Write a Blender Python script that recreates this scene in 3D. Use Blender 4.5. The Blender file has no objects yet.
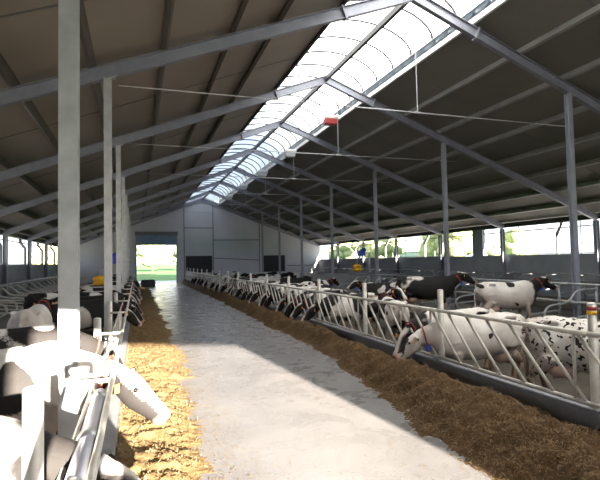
import bpy, bmesh, math, random
from mathutils import Vector, Matrix, noise, Euler
R = random.Random(7)
C = bpy.context.scene.collection
PI = math.pi
ORD = ['first','second','third','fourth','fifth','sixth','seventh','eighth','ninth','tenth','eleventh','twelfth','thirteenth','fourteenth','fifteenth','sixteenth','seventeenth','eighteenth','nineteenth','twentieth','twenty-first','twenty-second','twenty-third','twenty-fourth','twenty-fifth','twenty-sixth','twenty-seventh','twenty-eighth','twenty-ninth','thirtieth','thirty-first','thirty-second','thirty-third','thirty-fourth','thirty-fifth','thirty-sixth','thirty-seventh','thirty-eighth','thirty-ninth','fortieth']

# ------------------------------------------------------------------ building numbers (metres)
CAMH = 2.092
XR, ZR, SL = 6.746, 8.83, 0.382         # ridge and slope
XWR, XWL = 20.05, -6.56                 # outer walls
XPR, XPL = 11.83, -0.546                # inner post rows
Y0, S = 10.54, 6.0                      # first visible frame, frame spacing
YG, YN = Y0 + 7 * S, -6.0               # far gable, near gable
XFR, XFL = 4.86, -0.22                  # feed fences
SILL = 2.15
ALLEY, ALLEYR = -0.06, -0.25            # levels of the left and right cow alleys
def zr(x): return ZR - SL * abs(x - XR)

# ------------------------------------------------------------------ materials
def nodes_mat(name):
    m = bpy.data.materials.new(name); m.use_nodes = True
    nt = m.node_tree; b = nt.nodes['Principled BSDF']
    return m, nt, b
def mat(name, col, rough=.6, metal=0., var=.12, scale=6., bump=0., bscale=40., spec=.4):
    m, nt, b = nodes_mat(name)
    tc = nt.nodes.new('ShaderNodeTexCoord')
    n = nt.nodes.new('ShaderNodeTexNoise'); n.inputs['Scale'].default_value = scale; n.inputs['Detail'].default_value = 5
    nt.links.new(tc.outputs['Object'], n.inputs['Vector'])
    r = nt.nodes.new('ShaderNodeValToRGB')
    lo = [c * (1 - var) for c in col] + [1]; hi = [min(1, c * (1 + var)) for c in col] + [1]
    r.color_ramp.elements[0].position = .3; r.color_ramp.elements[1].position = .7
    r.color_ramp.elements[0].color = lo; r.color_ramp.elements[1].color = hi
    nt.links.new(n.outputs['Fac'], r.inputs['Fac']); nt.links.new(r.outputs['Color'], b.inputs['Base Color'])
    b.inputs['Roughness'].default_value = rough; b.inputs['Metallic'].default_value = metal
    b.inputs['Specular IOR Level'].default_value = spec
    if bump:
        n2 = nt.nodes.new('ShaderNodeTexNoise'); n2.inputs['Scale'].default_value = bscale; n2.inputs['Detail'].default_value = 6
        nt.links.new(tc.outputs['Object'], n2.inputs['Vector'])
        bp = nt.nodes.new('ShaderNodeBump'); bp.inputs['Strength'].default_value = bump; bp.inputs['Distance'].default_value = .02
        nt.links.new(n2.outputs['Fac'], bp.inputs['Height']); nt.links.new(bp.outputs['Normal'], b.inputs['Normal'])
    return m
M = {}
M['galv'] = mat('galvanised_steel', (.40, .41, .43), .45, .35, .15, 5)
M['galv_blue'] = mat('blue_grey_steel', (.25, .26, .31), .45, .3, .12, 3)
M['tube'] = mat('fence_tube', (.52, .50, .46), .45, .2, .18, 8)
M['tube_dark'] = mat('stall_tube', (.25, .265, .28), .45, .3, .15, 8)
M['tube_lav'] = mat('thick_pipe', (.42, .42, .50), .4, .3, .12, 6)
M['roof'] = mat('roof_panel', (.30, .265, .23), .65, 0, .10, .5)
M['roof_shaded'] = mat('roof_panel_shaded', (.18, .172, .155), .65, 0, .10, .5)  # darker roof panel copy: dimmer light on the right slope put into the colour
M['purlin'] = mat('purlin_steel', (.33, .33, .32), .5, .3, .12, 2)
M['purlin_left'] = mat('purlin_shaded', (.075, .064, .052), .6, .1, .12, 2)  # left-slope purlins, their shade put into the steel colour
M['dark_beam'] = mat('dark_beam', (.05, .05, .055), .5, .2, .1, 3)
M['panel'] = mat('gable_panel', (.52, .525, .57), .5, 0, .06, .6)
M['seam'] = mat('panel_seam', (.16, .16, .17), .6)
M['sill'] = mat('sill_wall', (.27, .30, .33), .7, 0, .12, 1.2)
M['dark'] = mat('dark_opening', (.02, .02, .022), .6)
M['kerb'] = mat('kerb_concrete', (.17, .175, .19), .8, 0, .15, 3, .4, 30)
M['slurry'] = mat('alley_floor', (.055, .047, .038), .8, 0, .3, 2, .3, 15, .15)
M['bed'] = mat('stall_bed', (.12, .105, .085), .9, 0, .2, 2, .5, 20)
M['white'] = mat('white_paint', (.75, .75, .74), .5, 0, .05)
M['red'] = mat('red_paint', (.28, .02, .02), .4, 0, .1)
M['blue'] = mat('blue_paint', (.03, .06, .45), .4, 0, .1)
M['bluetag'] = mat('blue_plastic', (.05, .12, .65), .4, 0, .1)
M['yellow'] = mat('yellow_bristle', (.80, .42, .02), .8, 0, .2, 30, .8, 60)
M['orange'] = mat('orange_tag', (.85, .35, .05), .5, 0, .1)
M['collar'] = mat('collar_red', (.30, .04, .03), .7, 0, .2)
M['roller'] = mat('roller_curtain', (.20, .29, .46), .5, 0, .12, 3)
M['block'] = mat('dark_block', (.07, .07, .075), .8, 0, .2, 4)
M['grass'] = mat('grass', (.06, .16, .035), .9, 0, .35, .15)
M['gravel'] = mat('gravel_apron', (.46, .45, .43), .9, 0, .15, 2)
M['leaf'] = mat('leaf', (.24, .28, .13), .8, 0, .35, 1.2, .5, 4)
M['leaf2'] = mat('leaf_yellow', (.34, .35, .17), .8, 0, .35, 1.2, .5, 4)
M['bark'] = mat('bark', (.10, .075, .05), .9, 0, .3, 6)
M['shed_blue'] = mat('shed_blue', (.26, .34, .48), .6, 0, .06)
M['shed_roof'] = mat('shed_roof', (.45, .30, .30), .7, 0, .06)
M['eye'] = mat('cow_eye', (.008, .006, .006), .1, 0, .1)
M['pipe'] = mat('downpipe_grey', (.20, .20, .21), .5, .1, .1)
M['curtain'] = mat('curtain_tape', (.22, .23, .25), .7, 0, .08)

def floor_mat():
    m, nt, b = nodes_mat('alley_concrete')
    tc = nt.nodes.new('ShaderNodeTexCoord')
    def nz(s, d=6, dist=0):
        n = nt.nodes.new('ShaderNodeTexNoise'); n.inputs['Scale'].default_value = s; n.inputs['Detail'].default_value = d; n.inputs['Distortion'].default_value = dist
        nt.links.new(tc.outputs['Object'], n.inputs['Vector']); return n
    n1, n2, n3 = nz(.8), nz(2.2, 8, .4), nz(45)
    r1 = nt.nodes.new('ShaderNodeValToRGB'); r1.color_ramp.elements[0].color = (.150, .144, .148, 1); r1.color_ramp.elements[1].color = (.185, .178, .182, 1)
    r1.color_ramp.elements[0].position = .35; r1.color_ramp.elements[1].position = .65
    nt.links.new(n1.outputs['Fac'], r1.inputs['Fac'])
    r2 = nt.nodes.new('ShaderNodeValToRGB'); r2.color_ramp.elements[0].color = (.955, .95, .945, 1); r2.color_ramp.elements[1].color = (1, 1, 1, 1)
    r2.color_ramp.elements[0].position = .28; r2.color_ramp.elements[1].position = .62
    nt.links.new(n2.outputs['Fac'], r2.inputs['Fac'])
    mx = nt.nodes.new('ShaderNodeMixRGB'); mx.blend_type = 'MULTIPLY'; mx.inputs['Fac'].default_value = 1
    nt.links.new(r1.outputs['Color'], mx.inputs[1]); nt.links.new(r2.outputs['Color'], mx.inputs[2])
    nt.links.new(mx.outputs['Color'], b.inputs['Base Color'])
    rr = nt.nodes.new('ShaderNodeMapRange'); rr.inputs['To Min'].default_value = .22; rr.inputs['To Max'].default_value = .36
    rr.inputs['From Min'].default_value = .35; rr.inputs['From Max'].default_value = .65
    nt.links.new(n2.outputs['Fac'], rr.inputs['Value']); nt.links.new(rr.outputs['Result'], b.inputs['Roughness'])
    bp = nt.nodes.new('ShaderNodeBump'); bp.inputs['Strength'].default_value = .12; bp.inputs['Distance'].default_value = .02
    nt.links.new(n3.outputs['Fac'], bp.inputs['Height']); nt.links.new(bp.outputs['Normal'], b.inputs['Normal'])
    return m
M['floor'] = floor_mat()

def silage_mat(name, a, bcol):
    m, nt, b = nodes_mat(name)
    tc = nt.nodes.new('ShaderNodeTexCoord')
    n = nt.nodes.new('ShaderNodeTexNoise'); n.inputs['Scale'].default_value = 22; n.inputs['Detail'].default_value = 10; n.inputs['Roughness'].default_value = .75
    nt.links.new(tc.outputs['Object'], n.inputs['Vector'])
    r = nt.nodes.new('ShaderNodeValToRGB'); r.color_ramp.elements[0].position = .32; r.color_ramp.elements[1].position = .68
    r.color_ramp.elements[0].color = a; r.color_ramp.elements[1].color = bcol
    nt.links.new(n.outputs['Fac'], r.inputs['Fac']); nt.links.new(r.outputs['Color'], b.inputs['Base Color'])
    b.inputs['Roughness'].default_value = .9; b.inputs['Specular IOR Level'].default_value = .15
    bp = nt.nodes.new('ShaderNodeBump'); bp.inputs['Strength'].default_value = 1; bp.inputs['Distance'].default_value = .03
    nt.links.new(n.outputs['Fac'], bp.inputs['Height']); nt.links.new(bp.outputs['Normal'], b.inputs['Normal'])
    return m
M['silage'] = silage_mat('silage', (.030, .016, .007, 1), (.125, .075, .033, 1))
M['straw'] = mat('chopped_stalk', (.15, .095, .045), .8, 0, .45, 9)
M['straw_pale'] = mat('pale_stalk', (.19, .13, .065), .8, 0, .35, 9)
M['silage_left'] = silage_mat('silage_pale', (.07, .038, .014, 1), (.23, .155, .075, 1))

def skylight_mat():
    m, nt, b = nodes_mat('polycarbonate')
    out = nt.nodes['Material Output']; nt.nodes.remove(b)
    tr = nt.nodes.new('ShaderNodeBsdfTranslucent'); tr.inputs['Color'].default_value = (.46, .49, .53, 1)
    nt.links.new(tr.outputs[0], out.inputs['Surface'])
    return m
M['poly'] = skylight_mat()

def cow_mat():
    m, nt, b = nodes_mat('holstein_coat')
    L = nt.links.new
    def at(name, typ='OBJECT'):
        a = nt.nodes.new('ShaderNodeAttribute'); a.attribute_type = typ; a.attribute_name = name; return a
    def mth(op, x, y=None, z=None, clamp=False):
        n = nt.nodes.new('ShaderNodeMath'); n.operation = op; n.use_clamp = clamp
        for i, v in enumerate((x, y, z)):
            if v is None: continue
            if isinstance(v, (int, float)): n.inputs[i].default_value = v
            else: L(v, n.inputs[i])
        return n.outputs[0]
    tc = nt.nodes.new('ShaderNodeTexCoord')
    seed = at('seed'); sc = at('patch_scale'); cov = at('cover'); hb = at('head_black')
    add = nt.nodes.new('ShaderNodeVectorMath'); add.operation = 'ADD'
    L(tc.outputs['Object'], add.inputs[0]); L(seed.outputs['Vector'], add.inputs[1])
    n = nt.nodes.new('ShaderNodeTexNoise'); n.inputs['Detail'].default_value = 1.2; n.inputs['Roughness'].default_value = .4; n.inputs['Distortion'].default_value = .35
    L(add.outputs[0], n.inputs['Vector']); L(sc.outputs['Fac'], n.inputs['Scale'])
    hair = nt.nodes.new('ShaderNodeTexNoise'); hair.inputs['Scale'].default_value = 45; L(tc.outputs['Object'], hair.inputs['Vector'])
    jit = mth('MULTIPLY', mth('SUBTRACT', hair.outputs['Fac'], .5), .05)
    blk = mth('MULTIPLY', mth('ADD', mth('SUBTRACT', mth('ADD', n.outputs['Fac'], jit), 1.0), cov.outputs['Fac']), 45, clamp=True)
    head = mth('MULTIPLY', at('head_zone', 'GEOMETRY').outputs['Fac'], hb.outputs['Fac'])
    blk = mth('MAXIMUM', blk, head)
    blk = mth('MULTIPLY', blk, mth('SUBTRACT', 1, at('white_zone', 'GEOMETRY').outputs['Fac'], clamp=True), clamp=True)
    wn = nt.nodes.new('ShaderNodeTexNoise'); wn.inputs['Scale'].default_value = 3.2; wn.inputs['Detail'].default_value = 5; L(add.outputs[0], wn.inputs['Vector'])
    wr = nt.nodes.new('ShaderNodeValToRGB'); wr.color_ramp.elements[0].position = .4; wr.color_ramp.elements[1].position = .62
    wr.color_ramp.elements[0].color = (.52, .48, .45, 1); wr.color_ramp.elements[1].color = (.62, .60, .58, 1)
    L(wn.outputs['Fac'], wr.inputs['Fac'])
    dirt = nt.nodes.new('ShaderNodeMixRGB'); dirt.inputs[2].default_value = (.22, .135, .085, 1)
    L(wr.outputs['Color'], dirt.inputs[1])
    L(mth('MULTIPLY', at('dirt_zone', 'GEOMETRY').outputs['Fac'], wn.outputs['Fac'], clamp=True), dirt.inputs['Fac'])
    mb = nt.nodes.new('ShaderNodeMixRGB'); mb.inputs[2].default_value = (.016, .014, .014, 1)
    L(dirt.outputs['Color'], mb.inputs[1]); L(blk, mb.inputs['Fac'])
    pk = nt.nodes.new('ShaderNodeMixRGB'); pk.inputs[2].default_value = (.55, .36, .30, 1)
    L(mb.outputs['Color'], pk.inputs[1]); L(at('pink_zone', 'GEOMETRY').outputs['Fac'], pk.inputs['Fac'])
    dk = nt.nodes.new('ShaderNodeMixRGB'); dk.inputs[2].default_value = (.06, .05, .045, 1)
    L(pk.outputs['Color'], dk.inputs[1]); L(at('dark_zone', 'GEOMETRY').outputs['Fac'], dk.inputs['Fac'])
    L(dk.outputs['Color'], b.inputs['Base Color'])
    b.inputs['Roughness'].default_value = .75; b.inputs['Specular IOR Level'].default_value = .2
    bp = nt.nodes.new('ShaderNodeBump'); bp.inputs['Strength'].default_value = .25; bp.inputs['Distance'].default_value = .01
    L(hair.outputs['Fac'], bp.inputs['Height']); L(bp.outputs['Normal'], b.inputs['Normal'])
    return m
M['cow'] = cow_mat()

# ------------------------------------------------------------------ mesh helpers
class MB:
    def __init__(self): self.v = []; self.f = []; self.mi = []; self.cur = 0
    def face(self, idx): self.f.append(tuple(idx)); self.mi.append(self.cur)
    def box(self, x0, x1, y0, y1, z0, z1):
        n = len(self.v)
        self.v += [(x0,y0,z0),(x1,y0,z0),(x1,y1,z0),(x0,y1,z0),(x0,y0,z1),(x1,y0,z1),(x1,y1,z1),(x0,y1,z1)]
        for q in ((0,3,2,1),(4,5,6,7),(0,1,5,4),(1,2,6,5),(2,3,7,6),(3,0,4,7)): self.face([n+i for i in q])
    def sweep(self, pts, prof, up=(0,0,1), closed=True, scale=None):
        """prof(i) -> list of (a,b): a along side, b along up"""
        pts = [Vector(p) for p in pts]; rings = []
        for i, p in enumerate(pts):
            t = (pts[min(i+1, len(pts)-1)] - pts[max(i-1, 0)]).normalized()
            u0 = Vector(up)
            if abs(t.dot(u0)) > .97: u0 = Vector((1,0,0)) if abs(t.x) < .9 else Vector((0,1,0))
            s = t.cross(u0).normalized(); u = s.cross(t).normalized()
            n = len(self.v); pr = prof(i)
            self.v += [tuple(p + s*a + u*b) for a, b in pr]; rings.append(list(range(n, n+len(pr))))
        for r0, r1 in zip(rings, rings[1:]):
            k = len(r0)
            for j in range(k): self.face((r0[j], r0[(j+1)%k], r1[(j+1)%k], r1[j]))
        self.face(rings[0][::-1]); self.face(rings[-1])
    def tube(self, pts, r, sides=8, up=(0,0,1)):
        rr = r if isinstance(r, (list, tuple)) else [r]*len(pts)
        self.sweep(pts, lambda i: [(rr[i]*math.cos(2*PI*j/sides), rr[i]*math.sin(2*PI*j/sides)) for j in range(sides)], up)
    def ibeam(self, p0, p1, w, h, tf=.014, tw=.009, up=(0,0,1)):
        w2, h2, t2 = w/2, h/2, tw/2
        pr = [(-w2,-h2),(w2,-h2),(w2,-h2+tf),(t2,-h2+tf),(t2,h2-tf),(w2,h2-tf),(w2,h2),(-w2,h2),(-w2,h2-tf),(-t2,h2-tf),(-t2,-h2+tf),(-w2,-h2+tf)]
        self.sweep([p0, p1], lambda i: pr, up)
    def bar(self, p0, p1, w, h, up=(0,0,1)):
        self.sweep([p0, p1], lambda i: [(-w/2,-h/2),(w/2,-h/2),(w/2,h/2),(-w/2,h/2)], up)
    def ell(self, c, r, rot=None, nu=12, nv=8):
        n = len(self.v); rings = []
        mt = rot or Matrix.Identity(3); c = Vector(c)
        top = len(self.v); self.v.append(tuple(c + mt @ Vector((0,0,r[2]))))
        for i in range(1, nv):
            a = PI*i/nv; st = len(self.v)
            for j in range(nu):
                b = 2*PI*j/nu
                self.v.append(tuple(c + mt @ Vector((r[0]*math.sin(a)*math.cos(b), r[1]*math.sin(a)*math.sin(b), r[2]*math.cos(a)))))
            rings.append(range(st, st+nu))
        bot = len(self.v); self.v.append(tuple(c - mt @ Vector((0,0,r[2]))))
        for j in range(nu):
            self.face((top, rings[0][j], rings[0][(j+1)%nu])); self.face((bot, rings[-1][(j+1)%nu], rings[-1][j]))
        for a, b in zip(rings, rings[1:]):
            for j in range(nu): self.face((a[j], b[j], b[(j+1)%nu], a[(j+1)%nu]))
    def prism(self, poly, y0, y1):
        """poly in (x,z), extruded along y"""
        n = len(self.v); k = len(poly)
        self.v += [(x,y0,z) for x,z in poly] + [(x,y1,z) for x,z in poly]
        self.face([n+i for i in range(k)]); self.face([n+k+i for i in range(k)][::-1])
        for i in range(k): self.face((n+i, n+k+i, n+k+(i+1)%k, n+(i+1)%k))
    def mesh(self, name, mats, smooth=False):
        me = bpy.data.meshes.new(name); me.from_pydata(self.v, [], self.f)
        for m in (mats if isinstance(mats, list) else [mats]): me.materials.append(m)
        me.polygons.foreach_set('material_index', self.mi)
        if smooth: me.polygons.foreach_set('use_smooth', [True]*len(me.polygons))
        bm = bmesh.new(); bm.from_mesh(me); bmesh.ops.recalc_face_normals(bm, faces=bm.faces); bm.to_mesh(me); bm.free()
        me.update(); return me
    def obj(self, name, mats, parent=None, smooth=False, loc=None):
        o = bpy.data.objects.new(name, self.mesh(name, mats, smooth)); C.objects.link(o)
        if parent: o.parent = parent
        if loc: o.location = loc
        return o
def tag(o, label=None, cat=None, group=None, kind=None):
    if label: o['label'] = label
    if cat: o['category'] = cat
    if group: o['group'] = group
    if kind: o['kind'] = kind
    return o
def empty(name, loc, label, cat, group=None, rz=0):
    o = bpy.data.objects.new(name, None); C.objects.link(o); o.location = loc; o.rotation_euler = (0,0,rz); o.empty_display_size = .2
    return tag(o, label, cat, group)
def struct(name, mb, m, smooth=False): return tag(mb.obj(name, m, None, smooth), kind='structure')
def copy_tree(o, parent=None):
    c = o.copy(); C.objects.link(c)
    if parent: c.parent = parent
    for ch in list(o.children): copy_tree(ch, c)
    return c
def arc(c, r, a0, a1, n, plane='xz'):
    out = []
    for i in range(n+1):
        a = a0 + (a1-a0)*i/n
        if plane == 'xz': out.append((c[0]+r*math.cos(a), c[1], c[2]+r*math.sin(a)))
        else: out.append((c[0], c[1]+r*math.cos(a), c[2]+r*math.sin(a)))
    return out

# ------------------------------------------------------------------ camera
cam_d = bpy.data.cameras.new('camera'); cam = bpy.data.objects.new('camera', cam_d); C.objects.link(cam)
cam_d.sensor_fit = 'HORIZONTAL'; cam_d.sensor_width = 36; cam_d.lens = 483.056/600*36; cam_d.clip_end = 1000; cam_d.clip_start = .05
yaw, pit, rol = math.radians(18.713), math.radians(2.392), math.radians(1.110)
cam.matrix_world = Matrix.Translation((0,0,CAMH)) @ Matrix.Rotation(-yaw, 4, 'Z') @ Matrix.Rotation(PI/2 + pit, 4, 'X') @ Matrix.Rotation(-rol, 4, 'Z')
bpy.context.scene.camera = cam

# ------------------------------------------------------------------ ground and floors
b = MB(); b.box(XFL, XFR, YN, YG+.3, -.3, 0); struct('floor', b, M['floor'])
b = MB(); b.box(XWL, XFL-.16, YN, YG, -.42, ALLEY); struct('floor_alley_left', b, M['slurry'])
b = MB(); b.box(XFR+.16, XWR, YN, YG, -.42, ALLEYR); struct('floor_alley_right', b, M['slurry'])
b = MB(); b.box(XFR, XFR+.16, YN, YG, -.42, .316); struct('trim_feed_kerb_right', b, M['kerb'])
b = MB(); b.box(XFL-.16, XFL, YN, YG, -.42, .30); struct('trim_feed_kerb_left', b, M['kerb'])
b = MB(); b.box(-400, 400, -200, 600, -.9, -.43); struct('ground_grass', b, M['grass'])
b = MB(); b.box(-3, 8, YG+.3, YG+7, -.43, -.03); struct('ground_apron', b, M['gravel'])
b = MB(); b.box(XWR+.2, 46, -60, 110, -.43, -.40); struct('ground_bounce_right', b, M['gravel'])  # pale strip added to bounce light up under the right eave
b = MB(); b.box(-30, XWL-.2, -60, 70, -.43, -.40); struct('ground_bounce_left', b, M['gravel'])  # matching strip added to bounce light under the left eave
b = MB(); b.box(-6, 12, YG+7, YG+160, -.43, -.2); struct('ground_field', b, M['grass'])
# stall beds
b = MB(); b.box(-6.5, -3.8, 9, YG, ALLEY, .08); struct('floor_stall_bed_left', b, M['bed'])
b = MB(); b.box(10.0, 13.8, 5.6, 25, ALLEYR, .0); struct('floor_stall_bed_middle', b, M['bed'])
b = MB(); b.box(17.7, 19.95, 9, YG, ALLEYR, .0); struct('floor_stall_bed_right', b, M['bed'])

# ------------------------------------------------------------------ walls
b = MB(); b.box(XWR, XWR+.2, YN, YG, -.42, SILL); b.box(XWR, XWR+.2, 24.4, 25.35, SILL, 3.75); struct('wall_right', b, M['sill'])
b = MB(); b.box(XWL-.2, XWL, YN, YG, -.42, SILL); struct('wall_left', b, M['sill'])
RO = .34   # underside of the roof panels above the rafter line
b = MB(); b.box(XWR+.02, XWR+.16, YN, YG, zr(XWR)-.02, zr(XWR)+.24); struct('trim_eave_right', b, M['dark_beam'])
b = MB(); b.box(XWL-.16, XWL-.02, YN, YG, zr(XWL)-.02, zr(XWL)+.24); struct('trim_eave_left', b, M['dark_beam'])
# far gable with its doorway (walls in four pieces meeting round the opening)
DX0, DX1, DZ = -.02, 3.98, 4.9
g = MB(); ytop = lambda x: zr(x)+RO
g.prism([(XWL-.2,-.42),(DX0,-.42),(DX0,ytop(DX0)),(XWL-.2,ytop(XWL-.2))], YG, YG+.15)
g.prism([(DX0,DZ),(DX1,DZ),(DX1,ytop(DX1)),(DX0,ytop(DX0))], YG, YG+.15)
g.prism([(DX1,-.42),(XWR+.2,-.42),(XWR+.2,ytop(XWR+.2)),(XR,ytop(XR)),(DX1,ytop(DX1))], YG, YG+.15)
struct('wall_far', g, M['panel'])
for i, (x0,z0,x1,z1) in enumerate([(4.79,0,4.79,7.9),(7.86,0,7.86,8.6),(4.79,5.76,7.86,5.76),(7.86,4.45,13.0,4.45),(13.0,0,13.0,6.5),(7.86,2.5,13.0,2.2),(16.2,1.5,XWR,1.5)]):
    b = MB(); b.bar((x0,YG-.012,z0),(x1,YG-.012,z1),.09,.03,(0,1,0)); struct('trim_%d'%(i+1), b, M['seam'])
def dark_window(n, x0, x1, z0, z1):
    b = MB(); b.box(x0, x1, YG-.03, YG-.005, z0, z1); w = struct('window_%d'%n, b, M['dark'])
    f = MB()
    for a in ((x0-.06,x1+.06,z0-.06,z0),(x0-.06,x1+.06,z1,z1+.06),(x0-.06,x0,z0,z1),(x1,x1+.06,z0,z1)): f.box(a[0],a[1],YG-.05,YG-.004,a[2],a[3])
    f.obj('window_frame', M['seam'], w)
    return w
dark_window(1, 4.97, 7.7, 1.0, 2.72)
dark_window(2, 13.4, 15.9, .9, 2.65)
# roll-up door
d = MB()
for x in (DX0-.1, DX1-.02): d.box(x, x+.12, YG-.08, YG-.005, 0, 5.1)
door = struct('door_1', d, M['galv_blue'])
b = MB()
for k in range(9): b.box(DX0, DX1, YG-.06, YG-.02, 3.95+.115*k, 4.05+.115*k)
b.box(DX0,DX1,YG-.045,YG-.035,3.95,4.97); b.obj('roller_curtain', M['roller'], door)
b = MB(); b.box(DX0-.15, DX1+.15, YG-.4, YG-.01, 4.97, 5.35); b.obj('roller_box', M['seam'], door)
# near gable (behind the camera): doorway that lets the low sun in
NX0, NX1 = 0.05, 4.2
def nlint(x): return 3.27 + .085*(4.2-x)  # unseen lintel, tilt made up to shape the sun patch's far edge
g = MB()
g.prism([(XWL-.2,-.42),(NX0,-.42),(NX0,ytop(NX0)),(XWL-.2,ytop(XWL-.2))], YN-.15, YN)
g.prism([(NX0,nlint(NX0)),(NX1,nlint(NX1)),(NX1,ytop(NX1)),(NX0,ytop(NX0))], YN-.15, YN)
g.prism([(NX1,-.42),(XWR+.2,-.42),(XWR+.2,ytop(XWR+.2)),(XR,ytop(XR)),(NX1,ytop(NX1))], YN-.15, YN)
struct('wall_near', g, M['panel'])

# ------------------------------------------------------------------ roof
SKW = 1.88      # half-width of the skylight
def slope_slab(x0, x1, o0=RO, th=.08):
    b = MB(); b.prism([(x0,zr(x0)+o0),(x1,zr(x1)+o0),(x1,zr(x1)+o0+th),(x0,zr(x0)+o0+th)], YN-.3, YG+.4); return b
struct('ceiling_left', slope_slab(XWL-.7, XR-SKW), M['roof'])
struct('ceiling_right', slope_slab(XR+SKW, XWR+.7), M['roof_shaded'])
# sheet joints across the slope
for i, y in enumerate([8.2, 14.0, 19.6, 25.5, 31.4]):
    for s, (x0, x1) in (('left',(XWL,XR-SKW)),('right',(XR+SKW,XWR))):
        b = MB(); b.bar((x0,y,zr(x0)+RO-.006),(x1,y,zr(x1)+RO-.006),.05,.012); struct('trim_roof_joint_%s_%d'%(s,i+1), b, M['seam'])

# purlins
pl = [-6.3, -5.0, -3.65, -2.25, -.85, .6, 2.1, 3.2]
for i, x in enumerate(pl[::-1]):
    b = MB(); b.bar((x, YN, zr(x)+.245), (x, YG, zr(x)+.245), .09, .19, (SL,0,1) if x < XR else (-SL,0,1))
    nm = 'shade-coloured steel roof purlin on the left slope, %s down from the skylight' % ORD[i]
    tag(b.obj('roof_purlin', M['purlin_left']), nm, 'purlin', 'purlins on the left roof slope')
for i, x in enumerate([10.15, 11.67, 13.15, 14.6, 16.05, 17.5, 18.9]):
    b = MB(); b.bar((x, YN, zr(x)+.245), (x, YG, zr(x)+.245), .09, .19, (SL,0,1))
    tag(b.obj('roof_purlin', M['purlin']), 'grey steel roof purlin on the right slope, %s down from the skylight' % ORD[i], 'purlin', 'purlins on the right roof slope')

# ridge skylight: barrel vault of translucent sheet on arched bars
sk = empty('ridge_skylight', (XR, 20, zr(XR-SKW)+RO), 'long translucent white barrel skylight along the roof ridge', 'skylight')
z0 = zr(XR-SKW)+RO+.28; rise = .95; NA = 14
def vault(t): a = PI*t; return XR - SKW*math.cos(a), z0 + rise*math.sin(a)
off = Vector(sk.location)
def rel(p): return (p[0]-off.x, p[1]-off.y, p[2]-off.z)
b = MB()
ys = [YN-.3, YG+.4]
for j, y in enumerate(ys):
    for i in range(NA+1):
        x, z = vault(i/NA); b.v.append(rel((x, y, z+.03)))
for i in range(NA): b.face((i, i+1, NA+2+i, NA+1+i))
for q in (0, NA+1): b.face(range(q, q+NA+1))
b.obj('translucent_sheet', M['poly'], sk, True)
nb = 0
y = 1.6
while y < YG:
    b = MB(); b.tube([rel((vault(i/NA)[0], y, vault(i/NA)[1]-.03)) for i in range(NA+1)], .032, 6, (0,1,0)); b.obj('arched_bar', M['dark_beam'], sk, True); y += 1.2
for s in (-1, 1):
    x = XR + s*SKW
    b = MB(); b.box(*[v for v in (x-.04-off.x, x+.04-off.x, YN-.3-off.y, YG+.3-off.y, zr(x)+RO-.1-off.z, zr(x)+RO+.10-off.z)]); 
    b.box(x-.04-off.x, x+.04-off.x, YN-.3-off.y, YG+.3-off.y, z0-.07-off.z, z0+.03-off.z)
    yy = -5.8
    while yy < YG: b.box(x-.03-off.x, x+.03-off.x, yy-off.y, yy+.12-off.y, zr(x)+RO+.05-off.z, z0-.02-off.z); yy += .6
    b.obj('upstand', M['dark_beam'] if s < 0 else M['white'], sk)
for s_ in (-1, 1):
    x = XR + s_*(SKW-.05); b = MB(); b.box(x-.006-off.x, x+.006-off.x, YN-.3-off.y, YG+.3-off.y, zr(x)+RO+.04-off.z, z0-.0-off.z); b.obj('sun_block_strip', M['poly'] if s_ > 0 else M['dark_beam'], sk)  # strips added to block sun coming through the upstand gaps
b = MB(); b.bar((XR, YN, zr(XR)+.02), (XR, YG, zr(XR)+.02), .11, .16); tag(b.obj('ridge_beam', M['dark_beam']), 'dark slim ridge beam running under the middle of the skylight', 'beam')

# frames
for k in range(0, 8):
    y = Y0 + S*k
    if k == 7: y -= .12
    for side, xe in (('left', XWL+.02), ('right', XWR-.02)):
        sg = -1 if side == 'left' else 1
        rt = empty('roof_rafter', (XR, y, zr(XR)), 'sloping steel roof rafter, %s slope, %s frame from the camera' % (side, ORD[k]), 'rafter', 'steel roof rafters')
        b = MB(); b.ibeam((0,0,0), (xe-XR,0,zr(xe)-zr(XR)), .14, .28, .016, .011); b.obj('beam', M['galv_blue'], rt)
        if k < 4:
            x = 1.95*sg
            b = MB(); b.bar((x-.02*sg,0,-SL*1.93), (x+.02*sg,0,-SL*1.97), .18, .34); b.obj('splice_plate', M['galv_blue'], rt)
        b = MB(); b.bar((XPL-XR if sg<0 else XPR-XR,0,zr(XPL if sg<0 else XPR)-zr(XR)-.16),((XPL if sg<0 else XPR)-XR+.16,0,zr((XPL if sg<0 else XPR)+.16)-zr(XR)-.16),.18,.02); b.obj('bearing_plate', M['galv'], rt)
    if k < 7:
        for side, xw in (('left', XWL), ('right', XWR)):
            sg = 1 if side == 'left' else -1
            cx = xw + sg*.13
            b = MB(); b.ibeam((cx,y,-.3),(cx,y,zr(cx)-.14),.24 if side=='left' else .18,.2,.014,.01,(1,0,0))
            tag(b.obj('eave_column', M['galv_blue']), 'steel eave column against the %s side wall, %s from the camera' % (side, ORD[k]), 'column', 'eave columns')
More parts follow.
